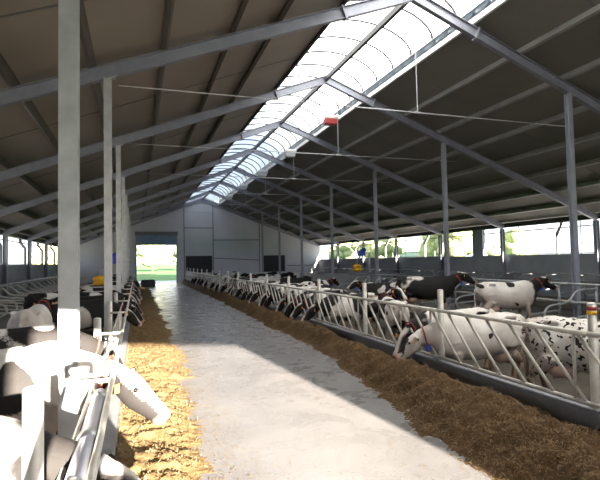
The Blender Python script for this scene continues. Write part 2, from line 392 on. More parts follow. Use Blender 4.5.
for k in range(-1, 7):
    y = Y0 + S*k
    for side, x in (('left', XPL), ('right', XPR)):
        if side == 'right' and k < 0: continue
        top = zr(x) - .15 + (.28 if k < 0 else 0)
        pt = empty('steel_post', (x, y, ALLEY if side == 'left' else ALLEYR), ('thick pale steel roof post in the left foreground, sunlit at its foot' if k < 0 else 'tall slim steel roof post in the %s row, %s from the camera' % (side, ORD[k if side == 'right' else k+1])), 'post', 'inner roof posts')
        b = MB(); b.ibeam((0,0,0),(0,0,top-(ALLEY if side == 'left' else ALLEYR)),.15,.15,.012,.01,(0,1,0)); b.obj('shaft', M['galv'] if side == 'left' else M['galv_blue'], pt)
        b = MB(); b.box(-.14,.14,-.14,.14,0,.02); b.obj('base_plate', M['galv'], pt)

# tie cables with their hangers, and the winches on them
for i in range(6):
    y = 12.4 + S*i
    t = empty('tie_cable', (XR, y, 6.44), 'thin horizontal tie cable across the barn under the roof, %s from the camera' % ORD[i], 'cable', 'tie cables under the roof')
    b = MB(); x0, x1 = XR-(zr(XR)+RO-6.44)/SL, XR+(zr(XR)+RO-6.44)/SL
    b.tube([(x0-XR,0,0),(x1-XR,0,0)], .016, 6); b.obj('cable', M['galv'], t)
    b = MB(); b.tube([(1.25,0,0),(1.25,0,zr(XR+1.25)+1.5-6.44)], .012, 6); b.obj('hanger', M['galv'], t)
    b = MB(); b.tube([(1.15,0,0),(1.35,0,0)], .035, 8); b.obj('clamp', M['galv'], t)
for i, (y, red) in enumerate([(18.6,1),(24.3,0),(30.3,0),(36.3,0),(42.3,0)]):
    w = empty('hanging_winch', (XR+1.0, y, 7.78 if red else 7.6), 'red and white skylight winch hanging on its wire under the skylight, nearest one' if red else 'small pale winch hanging under the skylight edge, %s from the camera' % ORD[i], 'winch', 'winches under the skylight')
    b = MB(); b.box(-.26,.26,-.16,.16,0,.2); b.box(-.2,.2,-.12,.12,-.04,0); b.obj('motor_case', M['red'] if red else M['galv'], w)
    b = MB(); b.tube([(-.24,0,.3),(.3,0,.3)], .1, 14); b.tube([(.3,0,.3),(.34,0,.3)], .15, 14); b.obj('drum', M['white'], w, True)
    b = MB(); b.tube([(0,0,.38),(0,0,1.6)], .012, 6); b.obj('suspension_wire', M['galv'], w)

# ------------------------------------------------------------------ side wall openings: rods, downpipes
for side, xw in (('right', XWR), ('left', XWL)):
    for k in range(1 if side == 'right' else 2, 7):
        ya, yb = Y0+S*(k-1)+.1, Y0+S*k-.1
        if side == 'left': ya, yb = ya+S*.0, yb
        sg = 1 if side == 'right' else -1
        X = xw + sg*.1
        t = empty('curtain_frame', (X, (ya+yb)/2, SILL), 'light frame of rods in the open %s wall bay, %s bay from the camera' % (side, ORD[k-1]), 'window frame', 'curtain frames in the side walls')
        w = (yb-ya)/2
        b = MB(); b.tube([(0,-w,zr(xw)-SILL-.28),(0,w,zr(xw)-SILL-.28)], .03, 8); b.obj('curtain_roll', M['curtain'], t)
        b = MB(); b.tube([(0,-w,.04),(0,w,.04)], .025, 8); b.obj('bottom_rail', M['galv'], t)
        for q in (-.34, .34):
            b = MB(); b.tube([(0,q*2*w,0),(0,q*2*w,zr(xw)-SILL)], .022, 8); b.obj('rod', M['curtain'], t)
    for k in range(1, 7):
        y = Y0 + S*k - (3.4 if side == 'right' else -1.0)
        sg = 1 if side == 'right' else -1
        X = xw + sg*.62
        p = MB(); zt = zr(xw)+.1
        pts = [(X,y,zt),(X,y,zt-.2),(X-sg*.02,y,zt-.28),(X-sg*.28,y,zt-.62),(X-sg*.30,y,zt-.7),(X-sg*.30,y,-.43)]
        p.tube(pts, .085, 10, (0,1,0)); tag(p.obj('downpipe', M['pipe'], None, True), 'dark bent rain downpipe outside the %s wall opening, %s from the camera' % (side, ORD[k-1]), 'downpipe', 'rain downpipes outside')

# ------------------------------------------------------------------ feed barrier, right
def barrier():
    t = empty('feed_barrier', (0,0,0), 'x', 'fence', 'right feed barrier panels')
    b = MB(); b.tube([(0,-1.47,1.18),(0,1.47,1.18)], .031, 10); b.obj('top_rail', M['tube'], t, True)
    b = MB(); b.tube([(0,-1.47,.385),(0,1.47,.385)], .026, 10); b.obj('bottom_rail', M['tube'], t, True)
    for i in range(6):
        y = -1.0 + .46*i
        b = MB(); b.tube([(0.0,y+.33,1.17),(0.0,y-.42,.40)], .021, 8); b.obj('slanted_bar', M['tube'], t, True)
    b = MB(); b.tube([(0.0,-1.28,1.17),(0.0,-1.28,.40)], .019, 8); b.obj('upright_bar', M['tube'], t, True)
    return t
bp = barrier()
def fence_post(x, y, z0, h, label, r=.05, m='tube', grp='feed barrier posts'):
    t = empty('fence_post', (x, y, z0), label, 'post', grp)
    b = MB(); b.tube([(0,0,0),(0,0,h)], r, 14); b.obj('tube', M[m], t, True)
    b = MB(); b.box(-.09,.09,-.09,.09,0,.015); b.obj('foot_plate', M['galv'], t)
    b = MB(); b.ell((0,0,h),(r*1.02,r*1.02,.02)); b.obj('cap', M[m], t, True)
    return t
PY = [1.3 + 2.95*i for i in range(18)]
for i in range(17):
    o = bp if i == 0 else copy_tree(bp)
    o.location = (XFR+.05, (PY[i]+PY[i+1])/2, 0)
    o['label'] = 'slanted-bar steel feed barrier panel on right kerb, %s from the camera' % ORD[i]
for i in range(1, 18):
    lab = 'upright tube post in the right feed barrier, %s from the camera' % ORD[i-1]
    t = fence_post(XFR+.13, PY[i], ALLEYR, 1.52-ALLEYR, lab)
    if i == 1:
        t['label'] = 'pale tube fence post with yellow and red bands, at the right edge'
        for z, mm, nm in ((1.42,'yellow','yellow_band'),(1.47,'red','red_band')):
            b = MB(); b.tube([(0,0,z-ALLEYR-.02),(0,0,z-ALLEYR+.02)], .053, 14); b.obj(nm, M[mm], t, True)

# ------------------------------------------------------------------ feed barrier, left
def lbarrier():
    t = empty('feed_rail', (0,0,0), 'x', 'fence', 'left feed barrier panels')
    b = MB(); b.tube([(0,-1.47,1.12),(0,1.47,1.12)], .022, 10); b.obj('top_rail', M['tube'], t, True)
    b = MB(); b.tube([(-.17,-1.47,.34),(-.17,1.47,.34)], .024, 10); b.obj('bottom_rail', M['tube'], t, True)
    b = MB(); b.tube([(-.17,-1.47,1.02),(-.17,1.47,1.02)], .014, 8); b.obj('locking_rail', M['tube'], t, True)
    for i in range(4):
        y = -1.0 + .7*i
        b = MB(); b.tube([(-.17,y+.03,1.02),(-.17,y,.34)], .015, 8); b.obj('upright_bar', M['tube'], t, True)
    for y in (1.47,):
        b = MB(); b.tube([(0,y,1.12),(-.30,y,1.12)], .02, 8); b.obj('bracket', M['tube'], t, True)
    return t
lp = lbarrier()
LY = [1.45, 4.4] + [7.3 + 3.1*i for i in range(14)]
for i in range(15):
    o = lp if i == 0 else copy_tree(lp)
    o.location = (XFL+.02, (LY[i]+LY[i+1])/2, 0)
    o['label'] = 'tube feed rail panel above the left kerb, %s from the camera' % ORD[i]
for i in range(2, 14):
    fence_post(XFL-.30, LY[i], ALLEY, 1.33-ALLEY, 'short upright tube post in the left feed fence, %s from the camera' % ORD[i-1], .05, 'tube', 'left feed fence posts')
fence_post(-.47, 2.62, ALLEY, 1.50-ALLEY, 'thick sunlit cream tube post at the lower left corner', .046, 'tube', 'left feed fence posts')
t = empty('thick_pipe', (-.29, 3.1, 1.09), 'thick grey-lilac pipe running beside the left feed rail, nearest the camera', 'pipe')
b = MB(); b.tube([(0.02,-1.5,0),(0.02,.95,0)], .052, 14); b.obj('pipe', M['tube_lav'], t, True)
for y in (.8,-.05,-.75):
    b = MB(); b.tube([(0.02,y-.05,0),(0.02,y+.05,0)], .06, 14); b.obj('coupling', M['galv'], t, True)

# ------------------------------------------------------------------ cubicle stalls
def divider(flip, m='tube_dark', r=.029):
    """loop divider in the x-z plane, open end toward -x (flip mirrors)"""
    t = empty('stall_divider', (0,0,0), 'x', 'stall divider')
    s = -1 if flip else 1
    pts = [(0,0,1.16)] + [(-.55,0,1.17),(-.72,0,1.12),(-.86,0,.98),(-.98,0,.86),(-1.2,0,.82),(-1.55,0,.80),(-1.72,0,.74),(-1.80,0,.62),(-1.78,0,.48),(-1.66,0,.38),(-1.45,0,.36),(-1.1,0,.40),(-.5,0,.46),(0,0,.48)]
    q = []
    for a, c in zip(pts, pts[1:]):
        a, c = Vector(a), Vector(c)
        q += [a, a.lerp(c,.5)]
    q.append(Vector(pts[-1]))
    q = [q[0]] + [(q[i-1]+q[i]*2+q[i+1])/4 for i in range(1,len(q)-1)] + [q[-1]]
    b = MB(); b.tube([(p.x*s,p.y,p.z) for p in q], r, 8, (0,1,0)); b.obj('loop', M[m], t, True)
    b = MB(); b.tube([(0,0,0),(0,0,1.25)], .035, 8); b.obj('upright', M['tube_dark'], t, True)
    return t
d0, d1 = divider(False), divider(True, 'tube', .036)
u0 = [True]; u1 = [True]
def put_div(flip, x, y, label, grp):
    base, fl = (d1, u1) if flip else (d0, u0)
    o = base if fl[0] else copy_tree(base)
    fl[0] = False
    o.location = (x, y, .08 if x < 0 else 0.); tag(o, label, None, grp)
for i in range(13):
    y = 8.6 + 1.22*i
    put_div(False, 11.72, y, 'bent tube stall divider in the middle stall row, %s from the camera' % ORD[i], 'middle row stall dividers')
for i in range(22):
    y = 15.5 + 1.5*i
    put_div(False, 19.6, y, 'bent tube stall divider below the right windows, %s from the camera' % ORD[i], 'right wall stall dividers')
for i in range(24):
    y = 15.0 + 1.4*i
    put_div(True, -5.75, y, 'bent tube stall divider along the left side wall, %s from the camera' % ORD[i], 'left wall stall dividers')
def rail(x, z, y0, y1, r, label):
    b = MB(); b.tube([(x,y0,z),(x,y1,z)], r, 8); tag(b.obj('neck_rail', M['tube_dark'], None, True), label, 'rail')
rail(11.25, 1.30, 6.5, 25, .035, 'long upper neck rail along the middle stalls right of the white cow')
rail(11.72, .75, 8, 24.6, .035, 'lower horizontal rail along the middle stall row')
rail(18.9, 1.22, 13, 50, .035, 'long neck rail over the stalls below the right windows')
rail(17.9, .98, 14, 50, .03, 'lower long rail in front of the right wall stalls')
rail(-5.1, 1.28, 13, 50, .035, 'long neck rail over the stalls along the left wall')
b = MB(); b.box(9.2, 13.4, 25.1, 25.3, ALLEYR, 1.32); tag(b.obj('partition_wall', M['kerb']), 'low grey partition wall across the end of the middle stalls', 'wall')

# ------------------------------------------------------------------ cow brushes
def brush(loc, label, mx, px, z0):
    t = empty('cow_brush', loc, label, 'cow brush', 'rotating cow brushes')
    b = MB(); rr = [.10,.22,.27,.25,.22,.25,.27,.22,.10]; zz = [i*.058 for i in range(9)]
    b.tube([(0,0,z) for z in zz], rr, 20); b.obj('bristle_roll', M['yellow'], t, True)
    b = MB(); b.box(mx-.18,mx+.18,-.18,.18,.95,1.25); b.tube([(mx,0,1.2),(mx+.24,0,1.34)], .13, 12); b.obj('motor', M['blue'], t)
    b = MB(); b.tube([(0,0,.45),(0,0,.72),(mx,0,1.0)], .035, 10, (0,1,0)); b.obj('axle', M['galv'], t, True)
    b = MB(); b.tube([(mx,0,1.12),(px,0,1.12),(px,0,z0-loc[2])], .05, 10, (0,1,0)); b.obj('bracket', M['galv'], t)
    return t
brush((12.3, 25.9, 1.33), 'yellow rotating cow brush with blue motor near the right stalls', .28, .8, ALLEYR)
brush((-1.48, 22.0, 1.14), 'yellow rotating cow brush with blue motor by the left posts', .48, .75, ALLEY)

b = MB(); b.box(0.35,1.55,44.6,46.1,0,.55); b.box(.45,1.45,44.7,46.0,.55,.62); b.box(.3,1.6,44.55,46.15,.25,.32)
tag(b.obj('concrete_block', M['block']), 'dark rectangular block on the floor left of the far doorway', 'block')

# ------------------------------------------------------------------ feed
def fbm(x, y, s, o=4): return noise.fractal(Vector((x*s, y*s, 3.7)), .9, 2.0, o)
def lerp_tab(tab, y):
    for (a, va), (c, vc) in zip(tab, tab[1:]):
        if y <= c: return va + (vc-va)*max(0, (y-a)/(c-a))
    return tab[-1][1]
EDGE = [(1,3.05),(3.8,3.15),(4.9,3.2),(7,3.5),(10,3.85),(20,4.1),(52,4.2)]
def hr(x, y):
    e = lerp_tab(EDGE, y) + .16*fbm(x*.3, y, 1.1)
    t = (x-e)/(XFR-e)
    if t <= 0: return -.03
    t *= min(1, max(0, (y-.9)/1.2))
    hmax = .40 if y < 12 else .36
    hmax *= .85 + .35*fbm(2.2, y, .55, 3)
    if t < .52: s = t/.52; p = s*s*(3-2*s)
    else: s = (t-.52)/.48; p = 1 - .72*s*s*(3-2*s)
    return max(-.03, hmax*p*(1) + (.10*fbm(x, y, 2.3) + .05*fbm(x, y, 7))*min(1, t*5) + .012*noise.noise(Vector((x*25,y*25,0))))
def hl(x, y):
    e = .92 + .2*fbm(x*.3+9, y, .8) + .10*fbm(3, y, 5)
    if y > 9: e += .25
    t = (e-x)/(e-XFL)
    if t <= 0: return -.03
    p = min(1, t*1.5); p = p*p*(3-2*p)
    rid = 1-abs(fbm(x*1.2+y*.9, y*.5-x*.9, 2.6, 3))
    return max(-.03, -.012 + .11*p + (.035*fbm(x+5, y, 1.8) + .055*(rid-.75) + .045*fbm(x, y, 8))*min(1, t*2.2) + .012*noise.noise(Vector((x*25,y*25,5))))
def heap(name, hf, x0, x1, ya, yb, mats, nst, yst, label, seed):
    rr = random.Random(seed); b = MB()
    ys = []; y = ya
    while y < yb: ys.append(y); y += max(.035, .0055*y)
    nx = 44; xs = [x0+(x1-x0)*i/(nx-1) for i in range(nx)]
    for yy in ys:
        for x in xs: b.v.append((x, yy, hf(x, yy)))
    for j in range(len(ys)-1):
        for i in range(nx-1):
            q = (j*nx+i, j*nx+i+1, (j+1)*nx+i+1, (j+1)*nx+i)
            if max(b.v[k][2] for k in q) > -.029: b.face(q)
    b.cur = 1
    cnt = 0
    while cnt < nst:
        yy = ya + (yst-ya)*rr.random()**1.6; x = x0-.25 + (x1-x0+.5)*rr.random()
        x = min(max(x, x0-.3 if x0 > 2 else x0+.01), x1-.01 if x0 > 2 else x1+.3)
        inside = x0 < x < x1
        h = hf(x, yy) if inside else -.03
        if h < 0:
            if rr.random() > (.04 if x > 2 else max(.02, .5-(x-.7)*.8)): continue
            h = .004
        L = rr.uniform(.015,.055); w = rr.uniform(.002,.0045); a = rr.uniform(0,2*PI); tl = rr.uniform(-.5,.9) if h > .01 else 0
        d = Vector((math.cos(a)*math.cos(tl), math.sin(a)*math.cos(tl), math.sin(tl)))*L; s = Vector((-math.sin(a), math.cos(a), rr.uniform(-.6,.6) if h > .01 else 0))*w
        p = Vector((x, yy, h+.003)); n = len(b.v); c = p+d*.5+Vector((0,0,L*.12))
        b.v += [tuple(p-s), tuple(p+s), tuple(c+s), tuple(c-s), tuple(p+d+s*.6), tuple(p+d-s*.6)]
        b.face((n,n+1,n+2,n+3)); b.face((n+3,n+2,n+4,n+5)); cnt += 1
    me = bpy.data.meshes.new(name); me.from_pydata(b.v, [], b.f)
    for m in mats: me.materials.append(m)
    me.polygons.foreach_set('material_index', b.mi); me.polygons.foreach_set('use_smooth', [True]*len(me.polygons)); me.update()
    o = bpy.data.objects.new(name, me); C.objects.link(o)
    return tag(o, label, 'animal feed', None, 'stuff')
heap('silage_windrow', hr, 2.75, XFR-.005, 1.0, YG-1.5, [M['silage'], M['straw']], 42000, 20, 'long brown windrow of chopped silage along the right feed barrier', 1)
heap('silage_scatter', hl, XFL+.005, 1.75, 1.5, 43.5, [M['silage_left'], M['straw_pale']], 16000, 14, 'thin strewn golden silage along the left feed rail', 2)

# ------------------------------------------------------------------ cows
def make_cow(name, pose, yawh=0., voxel=.027, headlow=0., tail=0., face=None):
    b = MB()
    dz = -.56 if pose == 'lie' else 0
    rings = [(-.93,1.27,1.05,.07),(-.88,1.33,.92,.16),(-.78,1.37,.80,.235),(-.60,1.40,.68,.275),(-.38,1.385,.61,.29),(-.10,1.37,.55,.345),(.18,1.365,.53,.35),(.42,1.385,.56,.31),(.60,1.415,.60,.27),(.78,1.36,.66,.225),(.90,1.24,.78,.16),(.96,1.12,.90,.08)]
    n = 20; st = []
    for (x, zt, zb, w) in rings:
        s0 = len(b.v); zc = (zt+zb)/2 - .02; 
        for j in range(n):
            a = 2*PI*j/n; cs, sn = math.cos(a), math.sin(a)
            hh = (zt-zc) if sn > 0 else (zc-zb)
            yy = w*math.copysign(abs(cs)**.82, cs)*(1 - .18*max(0, sn)**2)
            zz = zc + hh*math.copysign(abs(sn)**.9, sn)
            b.v.append((x, yy, zz+dz))
        st.append(s0)
    for a, c in zip(st, st[1:]):
        for j in range(n): b.face((a+j, a+(j+1)%n, c+(j+1)%n, c+j))
    b.face([st[0]+j for j in range(n)][::-1]); b.face([st[-1]+j for j in range(n)])
    for s in (-1, 1):
        b.ell((-.56, s*.215, 1.33+dz), (.12,.065,.05)); b.ell((-.86, s*.11, 1.25+dz), (.07,.06,.07))
        b.ell((-.62, s*.17, 1.02+dz), (.26,.135,.28)); b.ell((.60, s*.175, .98+dz), (.20,.10,.27))
        if pose == 'lie':
            b.tube([(-.55,s*.26,.42),(-.30,s*.42,.22),(-.15,s*.42,.10)], [.18,.13,.08], 10); b.tube([(-.15,s*.42,.10),(-.5,s*.46,.07),(-.62,s*.46,.06)], [.07,.055,.05], 8)
            b.tube([(.58,s*.2,.40),(.75,s*.24,.15),(.80,s*.24,.08)], [.14,.09,.07], 10); b.tube([(.80,s*.24,.08),(.45,s*.27,.06)], [.065,.05], 8)
        else:
            o = .06*s
            b.tube([(-.62,s*.16,1.0),(-.56+o*.5,s*.185,.78),(-.66+o,s*.18,.64),(-.80+o,s*.165,.50),(-.83+o,s*.16,.44),(-.80+o,s*.16,.28),(-.78+o,s*.16,.14),(-.76+o,s*.16,.08)], [.19,.15,.105,.07,.062,.046,.05,.055], 12)
            b.tube([(-.765+o,s*.16,.10),(-.73+o,s*.16,0)], [.058,.075], 10)
            o = -.05*s
            b.tube([(.60,s*.16,.92),(.55,s*.165,.72),(.56+o*.5,s*.155,.56),(.575+o,s*.15,.42),(.575+o,s*.15,.37),(.57+o,s*.15,.24),(.575+o,s*.15,.13),(.59+o,s*.15,.08)], [.15,.11,.075,.062,.055,.042,.048,.052], 12)
            b.tube([(.59+o,s*.15,.09),(.62+o,s*.15,0)], [.056,.072], 10)
    if pose != 'lie':
        b.ell((-.47,0,.60),(.25,.19,.16))
        for sx in (-.57,-.37):
            for s in (-1,1): b.tube([(sx,s*.085,.50),(sx,s*.09,.40)], [.026,.018], 7)
    b.tube([(-.86,0,1.33+dz),(-.95,0,1.27+dz),(-1.01,tail*.3,1.12+dz),(-1.02,tail*.7,.9+dz),(-1.0,tail,.72+max(dz,-.5))], [.05,.042,.034,.028,.026], 8)
    b.tube([(-1.0,tail,.74+max(dz,-.5)),(-.99,tail,.62+max(dz,-.5)),(-.98,tail,.42+max(dz,-.3)),(-.98,tail,.36+max(dz,-.3))], [.03,.05,.045,.02], 8)
    # neck and head
    if pose == 'feed':
        neck = [(.66,0,1.06),(.86,0,1.06),(1.02,0,1.04-headlow*.3),(1.14,0,1.01-headlow*.6)]; nr = [(.30,.20),(.245,.155),(.185,.115),(.15,.10)]
        poll = Vector((1.22,0,.99-headlow*.8)); hd = Vector((.40-headlow*.8,0,-.44-headlow*.5))
    elif pose == 'stand':
        neck = [(.62,0,1.08),(.82,0,1.16),(1.02,0,1.27),(1.14,0,1.35)]; nr = [(.30,.20),(.24,.15),(.18,.115),(.15,.10)]
        poll = Vector((1.22,0,1.41)); hd = Vector((.47,0,-.29))
    else:
        neck = [(.62,0,1.08+dz),(.82,0,1.16+dz),(1.02,0,1.27+dz),(1.14,0,1.36+dz)]; nr = [(.30,.20),(.24,.15),(.18,.115),(.15,.10)]
        poll = Vector((1.22,0,1.42+dz)); hd = Vector((.48,0,-.27))
    rot = Matrix.Rotation(yawh, 3, 'Z'); piv = Vector((.88,0,0))
    def tw(p, f=1.):
        p = Vector(p); return piv + Matrix.Rotation(yawh*f, 3, 'Z') @ (p-piv)
    neck = [tw(p, min(1, i/3)) for i, p in enumerate(neck)]; poll = tw(poll); hd = (Matrix.Rotation(yawh*1.25, 3, 'Z') @ hd).normalized()
    b.sweep(neck + [poll], lambda i: [(( nr+[(.12,.095)])[i][1]*math.cos(2*PI*j/14), (nr+[(.12,.095)])[i][0]*math.sin(2*PI*j/14)) for j in range(14)])
    HL = .55
    lat = hd.cross(Vector((0,0,1))).normalized(); up = lat.cross(hd).normalized()
    hs = [(-.07,.07,.07,0),(0,.115,.10,0),(.10,.135,.112,-.01),(.20,.135,.108,-.02),(.32,.115,.085,-.015),(.42,.095,.078,-.01),(.48,.09,.085,-.005),(.53,.078,.08,0),(.555,.05,.055,0)]
    b.sweep([poll+hd*h[0]+up*h[3] for h in hs], lambda i: [(hs[i][2]*math.cos(2*PI*j/16), hs[i][1]*math.sin(2*PI*j/16)*(1 if math.sin(2*PI*j/16) > 0 else 1.05)) for j in range(16)], tuple(up))
    ears = []
    for s in (-1, 1):
        ax = (lat*s - up*.12 - hd*.22).normalized(); nn = (hd*.9+up*.3).normalized(); nn = (nn - ax*nn.dot(ax)).normalized(); bb = ax.cross(nn)
        mt = Matrix((ax, bb, nn)).transposed()
        c = poll + hd*.03 + lat*s*.185 - hd*.03 + up*.02
        b.ell(c, (.115,.06,.026), mt, 12, 8); ears.append((c, ax, nn, mt))
        b.ell(poll+hd*.16+lat*s*.085+up*.055, (.04,.035,.035))
    me0 = b.mesh(name+'_raw', M['cow'])
    ob = bpy.data.objects.new(name+'_raw', me0); C.objects.link(ob)
    md = ob.modifiers.new('r', 'REMESH'); md.mode = 'VOXEL'; md.voxel_size = voxel; md.use_smooth_shade = True
    dg = bpy.context.evaluated_depsgraph_get(); dg.update()
    me = bpy.data.meshes.new_from_object(ob.evaluated_get(dg)); me.name = name
    bpy.data.objects.remove(ob); bpy.data.meshes.remove(me0)
    bm = bmesh.new(); bm.from_mesh(me)
    for _ in range(3): bmesh.ops.smooth_vert(bm, verts=bm.verts, factor=.5, use_axis_x=True, use_axis_y=True, use_axis_z=True)
    bm.to_mesh(me); bm.free()
    me.polygons.foreach_set('use_smooth', [True]*len(me.polygons))
    if not me.materials: me.materials.append(M['cow'])
    W, H, P, D, G = [], [], [], [], []
    sm = lambda a, c, x: max(0., min(1., (x-a)/(c-a)))
    for v in me.vertices:
        p = v.co; q = p - poll; t = q.dot(hd); l = abs(q.dot(lat)); u = q.dot(up)
        onhead = -.1 < t < .7 and q.length < .75 and l < .34 and abs(u) < .22
        wz = 0.
        nz = .05*noise.noise(p*7)
        if pose != 'lie': wz = 1-sm(.48, .52, p.z+nz*2)
        if p.x > -.4 and p.x < .7 and abs(p.y) < .2 and p.z < .62+nz: wz = max(wz, .9)
        if p.x < -.9 and p.z < .66+dz*.9: wz = 1.
        if onhead and u > .03:
            wb = .035 + .03*sm(.15,.0,t) + .03*sm(.3,.5,t)
            if face == 'wide': wb = wb*2.2+.03
            if face != 'stripe': wz = max(wz, 1-sm(wb-.014, wb+.014, l+nz*.4))
        h = 1. if onhead else sm(.74, .80, p.x+nz*2)*(1 if p.z > .75+dz else 0)
        if face: h = 1. if onhead else 0.
        if face == 'stripe': h = 1. if (onhead and u > -.02 and abs(q.dot(lat)+.02+nz) < .05 and .12 < t < .46) or (q-hd*.3).length < 0 else 0.
        W.append(wz); H.append(h)
        pk = 0.
        if onhead: pk = sm(.46,.50,t)*.8
        if pose != 'lie' and ((p-Vector((-.47,0,.58)))*1.0).length < .235 and p.z < .64 and abs(p.y) < .21: pk = .9
        P.append(pk)
        D.append(1. if (p.z < .085 and pose != 'lie') else 0.)
        G.append(sm(1.15,.35,p.z)*1.5 + sm(-.5,-.9,p.x)*.5)
    for nm, arr in (('white_zone',W),('head_zone',H),('pink_zone',P),('dark_zone',D),('dirt_zone',G)):
        a = me.attributes.new(nm, 'FLOAT', 'POINT'); a.data.foreach_set('value', arr)
    info = dict(mesh=me, poll=poll, hd=hd, lat=lat, up=up, ears=ears, neck=neck)
    eb = MB()
    info['eyes'] = []
    for s in (-1,1):
        e = MB(); e.ell(poll+hd*.165+lat*s*.106+up*.05, (.024,.024,.024)); info['eyes'].append(e.mesh('eye', M['eye'], True))
    info['tags'] = []
    for s, (c, ax, nn, mt) in zip((-1,1), ears):
        e = MB(); cc = c + ax*.03 + nn*.03; d_ = Vector((0,0,-1))
        bb = ax; 
        for q0, q1 in ((-.028,.028),):
            e.bar(cc+d_*0.0, cc+d_*.075, .055, .006, tuple(nn)); 
        info['tags'].append(e.mesh('ear_tag', M['orange']))
    c0, c1 = neck[2], neck[3]; cd = (c1-c0).normalized(); cu = Vector((0,0,1)); side = cd.cross(cu).normalized(); cu = side.cross(cd)
    e = MB(); pts = [c0+cd*.06 + side*.128*math.cos(2*PI*j/20) + cu*.188*math.sin(2*PI*j/20) for j in range(21)]
    e.tube(pts, .014, 6, tuple(cd)); info['collar'] = e.mesh('collar', M['collar'], True)
    e = MB(); cc = c0+cd*.06 - cu*.20; e.box(cc.x-.035,cc.x+.035,cc.y-.03,cc.y+.03,cc.z-.07,cc.z+.03); info['transponder'] = e.mesh('transponder', M['bluetag'])
    return info
P = {
    'feed': make_cow('feeding_cow', 'feed'),
    'feedL': make_cow('feeding_cow_left', 'feed', .28, headlow=.05, tail=.08),
    'feedR': make_cow('feeding_cow_right', 'feed', -.30, headlow=.09, tail=-.06),
    'turn': make_cow('turned_cow', 'feed', -.30, .022, -.05, 0, 'wide'),
    'feedW': make_cow('stripe_faced_cow', 'feed', -.34, .022, .0, -.06, 'stripe'),
    'stand': make_cow('standing_cow', 'stand', 0.),
    'standL': make_cow('standing_cow_left', 'stand', .4, tail=.1),
    'lie': make_cow('lying_cow', 'lie', .2),
}
def cow(pose, x, y, rz, label, cover=.5, scale=1.5, head=1, seed=None, sc=.95, z=None, parts=True, group='dairy cows', tagcol=True):
    p = P[pose]
    if z is None: z = ALLEY if x < 2 else ALLEYR
    o = bpy.data.objects.new('dairy_cow', p['mesh']); C.objects.link(o)
    o.location = (x, y, z); o.rotation_euler = (0,0,rz); o.scale = (sc,)*3
    tag(o, label, 'cow', group)
    sd = seed if seed is not None else (R.uniform(0,50), R.uniform(0,50), R.uniform(0,50))
    o['seed'] = [float(v) for v in sd]; o['patch_scale'] = float(scale); o['cover'] = float(cover); o['head_black'] = float(head)
    if parts:
        for i, me in enumerate(p['eyes']):
            e = bpy.data.objects.new('eye', me); C.objects.link(e); e.parent = o
        if tagcol:
            for i, me in enumerate(p['tags']):
                e = bpy.data.objects.new('ear_tag', me); C.objects.link(e); e.parent = o
        c = bpy.data.objects.new('collar', p['collar']); C.objects.link(c); c.parent = o
        t = bpy.data.objects.new('transponder', p['transponder']); C.objects.link(t); t.parent = c
    return o
OR = XFR + 1.16; OL = XFL - 1.12
# right side, foreground
cow('standL', 6.5, 5.5, math.radians(-54), 'white cow speckled with small black spots behind the right barrier, at the right edge', .42, 15., 0, (3,8,2), sc=1.)
cow('feedW', 5.80, 7.25, PI-.10, 'nearly all-white cow feeding through the right barrier, nearest of the row', .33, 3.4, 1, (11,4,7))
cow('feedL', 5.98, 8.15, PI-.04, 'white cow with black head and a few back spots, feeding beyond the nearest white cow', .40, 2.4, 1, (5,21,9))
cow('stand', 6.15, 10.95, math.radians(72), 'white and black cow turned away from us behind the right barrier', .47, 1.7, 1, (30,2,14))
cow('stand', 9.95, 11.2, math.radians(-10), 'white cow with few black spots and black head standing by the middle stalls', .33, 2.0, 1, (2,33,5), z=.06)
cow('stand', 9.8, 15.0, math.radians(-30), 'large mostly black cow with a white patch standing side-on behind the barrier', .66, 1.2, 1, (7,3,40), z=0, sc=1.04)
cow('standL', 8.2, 14.5, math.radians(-118), 'black and white cow with white blaze facing the camera behind the barrier', .52, 1.6, 1, (17,13,4))
cow('standL', 10.0, 18.5, math.radians(150), 'dark black cow standing beyond the barrier in front of the partition', .62, 1.1, 1, (12,6,1))
cow('stand', 7.5, 19.2, math.radians(80), 'black cow with white back patch standing away from the barrier by the grey partition', .53, 1.4, 1, (22,6,8))
ry = [13.05,14.3,15.4,16.5,17.9,19.0,20.2,21.5,22.6,23.8,25.3,26.4,27.9,29.3,31.0,32.4,34.2,36.0,38.2,40.1,42.6,45.0]
look = [('mostly black', .60, 1.2, 1), ('white with black patches', .46, 1.7, 1), ('black and white', .52, 1.5, 1), ('white-faced black and white', .50, 1.5, 0)]
for i, y in enumerate(ry):
    l = look[R.choice([0,1,2,2,1,3])]
    cow(R.choice(['feed','feedL','feedR']), OR + R.uniform(-.06,.05), y, PI+R.uniform(-.1,.1), '%s cow feeding at the right barrier, %s head beyond the turned-away cow' % (l[0], ORD[i]), l[1], l[2], l[3], sc=R.uniform(.91,.97))
# loose cows in the back of the right side
for i, (x, y, a, pz, ps) in enumerate([(8.2,22,20,0,'stand'),(9.0,27.5,-20,0,'stand'),(8.3,31.5,170,0,'standL'),(9.5,35,10,0,'stand'),(9.3,38.5,190,0,'stand'),(10.5,41.5,0,0,'standL'),(8.6,44.5,80,0,'stand'),(12.2,30,0,.0,'stand'),(13.0,38,170,0,'standL')]):
    l = look[[1,0,1,2,0,1,2,0,1][i]]
    cow(ps, x, y, math.radians(a), '%s cow standing loose behind the right feeding row, %s from the camera' % (l[0], ORD[i]), l[1], l[2], l[3], z=ALLEYR+pz, parts=i < 3)
